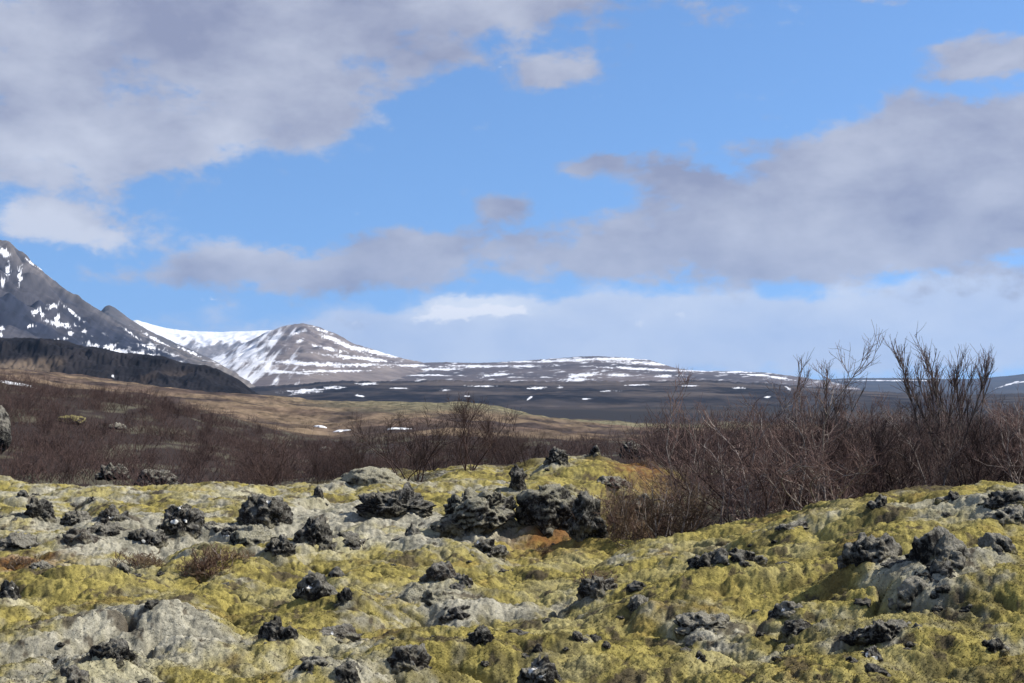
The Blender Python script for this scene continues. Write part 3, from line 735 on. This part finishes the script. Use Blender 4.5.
# little stones sunk in the moss
_st = []
for i in range(7):
    p, f, cav = rock_shape(4, 900+i, .8, np.array([.5, .42, .34]))
    n = vnormals(p, f)
    lic = sst(-.05, .35, perlin3(p*5, 93)+.6*perlin3(p*12, 94)+.5*n[:, 2]-.1)*.8
    _st.append(mesh_np('small_stone', p, f, True, {'Col': lerp(np.broadcast_to(BAS, p.shape), np.broadcast_to(np.array([.32, .30, .25]), p.shape), lic)}))
_rs = np.random.default_rng(31); _k = 0
while _k < 210:
    u_ = _rs.uniform(-20, 1040); D_ = 1/(1/7.5+(1/23.-1/7.5)*_rs.random())
    x_ = (u_-512)/F*D_
    if _k < 110:
        L_ = LIFT[_rs.integers(len(LIFT))]; a_ = _rs.uniform(0, 6.28); x_ = L_[0]+L_[2]*math.cos(a_)*_rs.uniform(.7, 1.3); D_ = L_[1]+L_[3]*math.sin(a_)*_rs.uniform(.7, 1.3); u_ = 512+F*x_/D_
    if D_ > 13 and u_ > 600: continue
    if _k >= 110 and fbm2(np.array([x_*.8]), np.array([D_*.6]), 98, 3)[0] < -.05: continue
    o = link('small_stone', _st[_k % 7], m_rock); s_ = _rs.uniform(.04, .08+.13*_rs.random()**2)*(.8+D_*.012)
    o.location = (x_, D_, float(height(np.array([x_]), np.array([D_]))[0])-s_*.12); o.scale = (s_*_rs.uniform(.8, 1.5), s_, s_*_rs.uniform(.6, 1.0)); o.rotation_euler = (_rs.uniform(-.3, .3), _rs.uniform(-.3, .3), _rs.uniform(0, 6.3))
    tag(o, 'small dark lava stone half sunk in the moss', 'stone', 'small stones sunk in the moss'); _k += 1

# ------------------------------------------------------------------ shrubs
class Tubes:
    def __init__(s): s.v = []; s.f = []; s.n = 0
    def add(s, pts, r0, r1, k=3):
        pts = np.asarray(pts); m = len(pts)
        tan = np.gradient(pts, axis=0); tan /= np.linalg.norm(tan, axis=1, keepdims=True)+1e-9
        ref = np.array([.31, .52, .13]); a = np.cross(tan, ref); a /= np.linalg.norm(a, axis=1, keepdims=True)+1e-9
        bb = np.cross(tan, a); rr = np.linspace(r0, r1, m)[:, None]
        for j in range(k):
            pass
        ang = np.arange(k)*2*np.pi/k
        ring = pts[:, None]+rr[:, None]*(np.cos(ang)[None, :, None]*a[:, None]+np.sin(ang)[None, :, None]*bb[:, None])
        s.v.append(ring.reshape(-1, 3))
        i = np.arange(m-1)[:, None]*k; j = np.arange(k)[None]; j2 = (j+1) % k
        s.f.append((np.stack([i+j, i+j2, i+k+j2, i+k+j], -1)+s.n).reshape(-1, 4)); s.n += m*k
    def mesh(s, name):
        return mesh_np(name, np.concatenate(s.v), np.concatenate(s.f), True)

def curve(r, p, d, L, n, wig, up):
    pts = [p]; d = d/np.linalg.norm(d)
    for i in range(n):
        d = d+r.normal(size=3)*wig+np.array([0, 0, up]); d /= np.linalg.norm(d)
        p = p+d*L/n; pts.append(p)
    return np.array(pts), d

def shrub_tubes(seed, H=2.0, spread=.9, stems=7, nb=8, nt=6, tw=.0032, lean=0., second=True):
    r = np.random.default_rng(seed); S = Tubes(); T = Tubes(); hf = min(1, H/1.3+.18)
    for i in range(stems):
        a = r.uniform(0, 2*np.pi); tilt = r.uniform(.1, spread)
        d = np.array([math.cos(a)*tilt+lean, math.sin(a)*tilt, 1.])
        L = H*r.uniform(.65, 1.05)
        p0 = np.array([math.cos(a), math.sin(a), 0])*r.uniform(0, .14*H)-np.array([0, 0, .08])
        pts, _ = curve(r, p0, d, L, 8, .19, .05)
        S.add(pts, .011*H**.8*r.uniform(.7, 1.3), .0035*hf, 5)
        for j in range(nb):
            f = r.uniform(.18, .98)*8; k = min(int(f), 7); q = pts[k]+(pts[k+1]-pts[k])*(f-k)
            dd = (pts[k+1]-pts[k]); dd = dd/np.linalg.norm(dd)+r.normal(size=3)*.7+np.array([0, 0, .05])
            bl = H*r.uniform(.18, .42)*(1.15-.5*f/8)
            bp, _ = curve(r, q, dd, bl, 5, .2, .06)
            S.add(bp, .0055, .0028, 3) if second else T.add(bp, .0055*hf, .0028*hf, 3)
            for m in range(nt):
                f2 = r.uniform(.1, 1)*5; k2 = min(int(f2), 4); q2 = bp[k2]+(bp[k2+1]-bp[k2])*(f2-k2)
                d2 = (bp[k2+1]-bp[k2]); d2 = d2/np.linalg.norm(d2)+r.normal(size=3)*.5+np.array([0, 0, .15])
                tl = H*r.uniform(.06, .17)
                tp, _ = curve(r, q2, d2, tl, 3, .16, .1)
                T.add(tp, tw, tw*.45, 3)
                for z in range(2):
                    f3 = r.uniform(.2, .9)*3; k3 = int(f3); q3 = tp[k3]+(tp[k3+1]-tp[k3])*(f3-k3)
                    d3 = (tp[k3+1]-tp[k3]); d3 = d3/np.linalg.norm(d3)+r.normal(size=3)*.6
                    tp3, _ = curve(r, q3, d3, tl*.5, 2, .15, .1)
                    T.add(tp3, tw*.75, tw*.35, 3)
    return S, T

def make_shrub(name, seed, cat='shrub', twmat=None, **kw):
    S, T = shrub_tubes(seed, **kw)
    e = bpy.data.objects.new(name, None); C.objects.link(e); e.empty_display_size = .1
    link('stems', S.mesh('shrub_stems'), m_stem, e)
    link('twigs', T.mesh('shrub_twigs'), twmat or m_twig, e)
    e['category'] = cat
    return e

m_dark = wood_mat('dark_twig_bark', (.034, .021, .018), (.072, .043, .036), 5)
def darken(o):
    for ch in o.children:
        ch.material_slots[0].link = 'OBJECT'; ch.material_slots[0].material = m_dark
def dup(root):
    r = root.copy(); C.objects.link(r)
    for ch in root.children:
        c2 = ch.copy(); C.objects.link(c2); c2.parent = r
    return r

protos = [make_shrub('bare_shrub', 300+i, H=2.0, spread=[.5, .7, .9, .6, .8, 1.0][i % 6], stems=[5, 7, 6, 8, 6, 5][i % 6], nb=13, nt=7) for i in range(6)]
used = set()
n_ind = 0
def place(i, x, y, s, label, group=None, sz=None, rot=None):
    global n_ind
    p = protos[i % len(protos)]
    if i % len(protos) not in used:
        used.add(i % len(protos)); o = p
    else:
        o = dup(p)
    n_ind += 1
    o.location = (x, y, zat(x, y)-.03)
    o.rotation_euler = (random.uniform(-.08, .08), random.uniform(-.08, .08), random.uniform(0, 6.28) if rot is None else rot)
    o.scale = (s, s, s*(sz or 1))
    o['label'] = label; o['category'] = 'shrub'
    if group: o['group'] = group
    elif 'group' in o: del o['group']
    return o

# marked shrubs, each with a look or place of its own
def at(u, D): return ((u-512)/F*D, D)
marks = [
 (706, 21.5, 1.22, 'tall dark bare shrub rising above the left end of the thicket'),
 (694, 18, .62, 'bare shrub at the left front of the thicket, above the rock ledge'),
 (738, 17.3, .9, 'bare shrub with pale leaning stems at the foot of the thicket'),
 (410, 27, .80, 'thin bare shrub above the wide black clinker'),
 (470, 27.5, .82, 'wiry bare shrub right behind the largest boulder'),
 (435, 31, .95, 'thin bare shrub between the clinker and the largest boulder, farther back'),
 (505, 34, .95, 'sparse bare shrub left of the far mossy mound'),
 (270, 30, .80, 'low spreading bare shrub behind the pyramid shaped boulder'),
 (345, 33, .75, 'bare shrub left of the thin shrubs, behind the mossy crest'),
 (1010, 22, .78, 'dense bare shrub at the right edge of the thicket')]
for i, (u, D, s, lb) in enumerate(marks):
    o_ = place(i, *at(u, D), s, lb)
    if 3 <= i <= 8: darken(o_)

def scatter(n, gen, lab, grp, smin, smax, mind, dark=False):
    pts = []; tries = 0
    while len(pts) < n and tries < 40000:
        tries += 1
        g_ = gen()
        if g_ is None: continue
        u, D = g_; x, y = at(u, D)
        if all((x-a)**2+(y-b_)**2 > mind*mind for a, b_ in pts):
            pts.append((x, y)); o_ = place(random.randrange(6), x, y, random.uniform(smin, smax), lab, grp)
            if dark: darken(o_)
            elif g_[1] > 20.5 or g_[0] > 985: o_.scale *= .84
def g_right():
    D = 15.6+16*random.random()**1.3; u = random.uniform(640, 1130)
    if u < 740+abs(D-19)*2: return None
    if D < 17 and u > 860: return None
    return u, D
scatter(118, g_right, 'bare reddish brown shrub in the dense thicket on the right', 'shrubs of the right hand thicket', .55, .93, .55)
def g_low():
    return random.uniform(600, 690), random.uniform(15.2, 18.2)
def g_left():
    D = 33+62*random.random(); u = random.uniform(-120, 350)
    if D < 42 and (u > 260 or random.random() < .3): return None
    return u, D
scatter(112, g_left, 'bare dark shrub in the scrub covering the left slope', 'shrubs of the left scrub slope', .32, .62, 1.1, True)
def g_mid():
    return random.uniform(225, 560), random.uniform(29, 48)
scatter(44, g_mid, 'bare brown shrub in the scrub behind the mossy crest', 'shrubs behind the mossy crest', .28, .50, .7, True)

# low reddish shrubs in the gully
low = make_shrub('dwarf_shrub', 401, H=.8, spread=1.3, stems=14, nb=9, nt=6, tw=.0026, twmat=m_heather, second=False)
first = True
lows = [(618, 15.6, 1.0, 'low reddish shrub in the gully beside the tall dark jagged rock'), (640, 16.2, 1.1, 'low reddish shrub in the middle of the gully before the ledge'),
        (662, 15.4, .9, 'low reddish shrub at the foot of the right moss hump'), (685, 16.6, 1.15, 'low reddish shrub right of the gully under the thicket'), (605, 17.3, .9, 'low reddish shrub left of the ledge behind the jagged rock')]
for i, (u, D, s, lb) in enumerate(lows):
    o = low if i == 0 else dup(low)
    x, y = at(u, D); o.location = (x, y, zat(x, y)-.03); o.rotation_euler = (0, 0, i*1.3); o.scale = (s, s, s)
    o['label'] = lb; o['category'] = 'shrub'
# heather cushions among the rocks
heath = make_shrub('heather', 402, H=.20, spread=2.0, stems=34, nb=9, nt=5, tw=.0016, twmat=m_heather, second=False)
hs = [(140, 566, 1.3, 'dark red heather cushion behind the rounded grey stone'), (218, 566, 1.7, 'larger brown red heather cushion below the moss capped boulder'), (200, 572, 1.2, 'small red heather cushion beside the larger brown red one'),
      (20, 566, 1.0, 'red heather strip near the left edge'), (545, 551, .7, 'rusty heather below the black faced boulder'), (598, 582, 1.0, 'reddish heather on the overhang in the middle of the field'), (645, 466, 1.5, 'red heather on the right of the far mossy mound')]
for i, (u, v, s, lb) in enumerate(hs):
    o = heath if i == 0 else dup(heath)
    x, y, z = ground_hit(u, v); o.location = (x, y, z-.02); o.rotation_euler = (0, 0, i*1.1); o.scale = (s*1.3, s, s)
    o['label'] = lb; o['category'] = 'heather'

# birch trees standing above the thicket
def make_tree(label, u, D, H, seed, forks, spread, lean=0):
    r = np.random.default_rng(seed); S = Tubes(); T = Tubes()
    for i in range(forks):
        a = r.uniform(0, 2*np.pi); tl = spread*(i-(forks-1)/2)/max(1, forks-1)*2+r.normal()*.06
        pts, _ = curve(r, np.array([r.normal()*.05, r.normal()*.05, -.1]), np.array([tl+lean, r.normal()*.25, 1.]), H*r.uniform(.85, 1.03), 12, .07, .03)
        S.add(pts, .017, .0035, 6)
        for j in range(24):
            f = (.22+.74*r.random())*12; k = min(int(f), 11); q = pts[k]+(pts[k+1]-pts[k])*(f-k)
            dd = pts[k+1]-pts[k]; dd = dd/np.linalg.norm(dd)+r.normal(size=3)*.36+np.array([0, 0, .2])
            bp, _ = curve(r, q, dd, H*r.uniform(.14, .32)*(1.2-.75*f/12), 6, .10, .08)
            S.add(bp, .0065, .0028, 4)
            for m in range(6):
                f2 = r.uniform(.1, 1)*6; k2 = min(int(f2), 5); q2 = bp[k2]+(bp[k2+1]-bp[k2])*(f2-k2); d2 = bp[k2+1]-bp[k2]; d2 = d2/np.linalg.norm(d2)+r.normal(size=3)*.38+np.array([0, 0, .1])
                tp, _ = curve(r, q2, d2, H*r.uniform(.04, .11), 4, .10, .08); T.add(tp, .0036, .0018, 3)
    e = bpy.data.objects.new('birch_tree', None); C.objects.link(e)
    x, y = at(u, D); e.location = (x, y, zat(x, y))
    link('trunk', S.mesh('birch_trunk'), m_birch, e); link('twigs', T.mesh('birch_twigs'), m_twig, e)
    tag(e, label, 'tree')
m_birch = wood_mat('birch_bark', (.07, .055, .045), (.20, .165, .14), 9)
make_tree('bare birch with several upright stems rising highest above the thicket', 944, 21, 2.66, 11, 7, .26)
make_tree('bare birch leaning right beside the highest birch', 966, 21.6, 2.55, 14, 6, .22, .05)
make_tree('thin bare birch with few branches rising left of the highest birch', 816, 21, 2.35, 21, 4, .16, -.02)

# the rest of the scrub: low far brush nobody could count
T = Tubes()
r = np.random.default_rng(55)
def brush(x, y, H, n):
    z = zat(x, y)
    for i in range(n):
        p = np.array([x+r.normal()*.35, y+r.normal()*.35, z-.03]); d = np.array([r.normal()*.55, r.normal()*.55, 1.])
        L = H*r.uniform(.5, 1.1)
        pts, _ = curve(r, p, d, L, 3, .14, .03); T.add(pts, .010, .004, 3)
        for j in range(3):
            q = pts[r.integers(1, 4)]; tp, _ = curve(r, q, d+r.normal(size=3)*.6, L*.35, 2, .1, .1); T.add(tp, .006, .003, 3)
for i in range(1900):
    D = 36+69*r.random()**.8; u = r.uniform(-180, 720)
    if u > 360 and r.random() < .4: continue
    if fbm2(np.array([u*.02]), np.array([D*.06]), 97, 2)[0] < -.22: continue
    x, y = at(u, D); brush(x, y, r.uniform(.5, 1.05) if u < 330 else r.uniform(.35, .7), 14)
for i in range(420):
    D = 31+24*r.random(); u = r.uniform(640, 1150)
    x, y = at(u, D); brush(x, y, r.uniform(.6, 1.3), 16)
for i in range(170):
    D = 118+90*r.random(); u = r.uniform(150, 720)
    if fbm2(np.array([u*.02]), np.array([D*.03]), 99, 2)[0] < 0: continue
    x, y = at(u, D); brush(x, y, r.uniform(.4, .8), 8)
o = link('scrub', T.mesh('scrub'), m_dark)
tag(o, 'dark bare brush covering the slopes and hollows in the middle distance', 'scrub', kind='stuff')

# ------------------------------------------------------------------ haze
import bmesh
bm = bmesh.new(); bmesh.ops.create_cube(bm, size=1)
x0, x1, y0, y1, z0, z1 = -34000, 34000, -300, 26000, -45, 1000
for v in bm.verts:
    v.co = ((x0+x1)/2+v.co.x*(x1-x0), (y0+y1)/2+v.co.y*(y1-y0), (z0+z1)/2+v.co.z*(z1-z0))
me = bpy.data.meshes.new('haze'); bm.to_mesh(me); bm.free()
m_haze = bpy.data.materials.new('haze'); m_haze.use_nodes = True
nt = m_haze.node_tree; nt.nodes.remove(nt.nodes['Principled BSDF'])
pv = nt.nodes.new('ShaderNodeVolumePrincipled')
pv.inputs['Color'].default_value = (.42, .64, 1., 1); pv.inputs['Density'].default_value = 2.4e-5; pv.inputs['Anisotropy'].default_value = .1
nt.links.new(pv.outputs[0], nt.nodes['Material Output'].inputs['Volume'])
HAZE = True
if HAZE:
    o = link('haze', me, m_haze); tag(o, 'thin blue air haze over the whole landscape', 'haze', kind='stuff')

# ------------------------------------------------------------------ sky and sun
SUN_AZ = math.radians(82)     # to the right of the view direction
SUN_EL = math.radians(44)
w = bpy.data.worlds.new('World'); scene.world = w; w.use_nodes = True
t = NT(w.node_tree); bg = w.node_tree.nodes['Background']
STR = .1
bg.inputs['Strength'].default_value = STR
tc = t.new('ShaderNodeTexCoord').outputs['Generated']
sep = t.new('ShaderNodeSeparateXYZ'); t.l.new(tc, sep.inputs[0])
sx, sy, sz = sep.outputs
sky = t.new('ShaderNodeTexSky', sky_type='NISHITA')
sky.sun_disc = False; sky.sun_elevation = SUN_EL; sky.sun_rotation = SUN_AZ
sky.altitude = 200; sky.air_density = 1.0; sky.dust_density = .2; sky.ozone_density = 3.0
az = t.math('ARCTAN2', sx, sy); el = t.math('ARCSINE', sz)
# clear air: lift the lookup away from the white horizon
el2 = t.math('ADD', t.math('MULTIPLY', el, .9), .16)
ce = t.math('COSINE', el2); dv = t.new('ShaderNodeCombineXYZ')
t.put(dv.inputs[0], t.math('MULTIPLY', t.math('SINE', az), ce)); t.put(dv.inputs[1], t.math('MULTIPLY', t.math('COSINE', az), ce)); t.put(dv.inputs[2], t.math('SINE', el2))
t.l.new(dv.outputs[0], sky.inputs['Vector'])
skyc = t.mix(1.0, sky.outputs[0], (.90, 1.11, 1.30), 'MULTIPLY')
# cloud field in azimuth / elevation
def ae(u, v):
    a = math.atan2((u-512)/F, 1.); e = math.atan((HV-v)/F*math.cos(a)); return a, e
cv = t.new('ShaderNodeCombineXYZ'); t.put(cv.inputs[0], t.math('MULTIPLY', az, 1.)); t.put(cv.inputs[1], t.math('MULTIPLY', el, 1.75))
cvec = cv.outputs[0]
nA = t.noise(cvec, 7.5, 7, .56, .1); nB = t.noise(cvec, 21, 10, .60, .12)
sh = t.new('ShaderNodeVectorMath', operation='ADD'); t.l.new(cvec, sh.inputs[0]); sh.inputs[1].default_value = (3.3, 1.7, .4)
nS = t.noise(sh.outputs[0], 12, 9, .56, .12)
nW1 = t.noise(sh.outputs[0], 13, 6, .6)
sh2 = t.new('ShaderNodeVectorMath', operation='ADD'); t.l.new(cvec, sh2.inputs[0]); sh2.inputs[1].default_value = (-5.3, 4.7, 2.4)
nW2 = t.noise(sh2.outputs[0], 13, 6, .6)
azw = t.math('ADD', az, t.math('MULTIPLY', t.math('SUBTRACT', nW1, .5), .075)); elw = t.math('ADD', el, t.math('MULTIPLY', t.math('SUBTRACT', nW2, .5), .042))
def blobs(lst):
    acc = None
    for (u, v, ru, rv, wt) in lst:
        a, e = ae(u, v)
        dx = t.math('MULTIPLY', t.math('SUBTRACT', azw, a), F/ru); dy = t.math('MULTIPLY', t.math('SUBTRACT', elw, e), F/rv)
        d2 = t.math('ADD', t.math('MULTIPLY', dx, dx), t.math('MULTIPLY', dy, dy))
        g_ = t.math('MULTIPLY', t.math('EXPONENT', t.math('MULTIPLY', d2, -1.)), wt)
        acc = g_ if acc is None else t.math('ADD', acc, g_)
    return acc
thick = blobs([(40, 40, 270, 80, 1.), (-60, 140, 200, 42, .9), (150, 150, 80, 30, .75), (300, 100, 75, 40, .75), (500, -6, 190, 34, 1.), (300, 25, 140, 40, .7),
               (60, 226, 105, 20, .85), (300, 266, 145, 26, .95), (405, 246, 60, 22, .45), (140, 282, 110, 20, .4), (446, 268, 30, 16, .3),
               (565, 68, 75, 24, .68), (455, 58, 60, 20, .55), (605, 164, 46, 15, .9), (490, 207, 34, 18, .7), (720, 6, 50, 10, .3), (890, 5, 30, 10, .5),
               (1010, 186, 200, 72, 1.15), (830, 222, 185, 52, 1.), (640, 250, 175, 30, .95), (1050, 118, 170, 28, .75), (850, 146, 55, 18, .35), (690, 184, 60, 20, .55), (1015, 50, 70, 22, .9), (960, 70, 36, 10, .35)])
lowb = blobs([(900, 330, 340, 46, 1.1), (640, 338, 260, 32, .9), (470, 332, 180, 20, .8), (330, 335, 120, 14, .5), (1060, 300, 160, 30, .5), (470, 307, 55, 11, .75), (700, 312, 160, 14, .45)])
outside = t.math('MULTIPLY', t.mrange(t.math('ABSOLUTE', az), .38, .6), .55)
upper = t.math('MULTIPLY', t.mrange(el, .30, .42), .5)
nz = t.math('ADD', t.math('MULTIPLY', t.math('SUBTRACT', nA, .5), 1.15), t.math('MULTIPLY', t.math('SUBTRACT', nB, .5), 1.9))
dens = t.math('ADD', t.math('ADD', thick, nz), t.math('MAXIMUM', outside, upper))
dens = t.math('MULTIPLY', dens, t.mrange(el, -.02, .01))
alpha = t.mrange(dens, .30, .80)
dens2 = t.math('ADD', lowb, t.math('MULTIPLY', nz, .8))
alpha2 = t.math('MULTIPLY', t.mrange(dens2, .18, .80), .9)
# cloud tones
tone = t.math('ADD', t.math('MULTIPLY', t.math('SUBTRACT', nS, .5), 1.7), .40)
tone = t.math('ADD', tone, t.math('MULTIPLY', blobs([(60, 228, 150, 26, .6), (120, 155, 190, 30, .35), (470, 307, 70, 14, 1.), (0, 120, 200, 40, .15)]), 1.))
CL = lambda r_, g_, b_: (r_/STR, g_/STR, b_/STR)
cc = t.mix(t.mrange(tone, .1, 1.0, 0, 1, False), CL(.215, .235, .335), CL(.49, .515, .59))
lc = t.mix(t.mrange(tone, .1, 1.1, 0, 1, False), CL(.38, .45, .60), CL(.63, .66, .71))
s1 = t.mix(alpha2, skyc, lc)
cum = t.math('ADD', blobs([(470, 314, 70, 13, 1.), (430, 318, 40, 8, .6), (520, 312, 30, 7, .7), (355, 330, 60, 7, .4), (690, 322, 90, 9, .45), (30, 225, 80, 10, .5)]), t.math('MULTIPLY', t.math('SUBTRACT', t.noise(cvec, 40, 10, .62, .15), .5), 3.4))
s1 = t.mix(t.math('MULTIPLY', t.mrange(cum, .55, 1.15), .9), s1, CL(.70, .71, .75))
s2 = t.mix(t.math('MULTIPLY', alpha, .95), s1, cc)
t.l.new(s2, bg.inputs['Color'])

sl = bpy.data.lights.new('sun', 'SUN'); sl.energy = 5.0; sl.angle = math.radians(.53); sl.color = (1., .95, .87)
so = bpy.data.objects.new('sun', sl); C.objects.link(so)
dirv = Vector((math.sin(SUN_AZ)*math.cos(SUN_EL), math.cos(SUN_AZ)*math.cos(SUN_EL), math.sin(SUN_EL)))
so.rotation_euler = dirv.to_track_quat('Z', 'Y').to_euler(); so.location = (20, -10, 40)

# ------------------------------------------------------------------ camera and output
cd = bpy.data.cameras.new('camera'); cam = bpy.data.objects.new('camera', cd); C.objects.link(cam)
cam.location = (0, 0, CAMZ); cam.rotation_euler = (math.radians(90), 0, 0)
cd.sensor_width = 36; cd.lens = 36*F/1024; cd.shift_y = (HV-341.5)/1024
cd.clip_start = .1; cd.clip_end = 80000
scene.camera = cam
scene.view_settings.view_transform = 'Standard'; scene.view_settings.look = 'None'
scene.view_settings.exposure = .45; scene.view_settings.gamma = 1
scene.cycles.max_bounces = 6; scene.cycles.volume_bounces = 0; scene.cycles.diffuse_bounces = 3
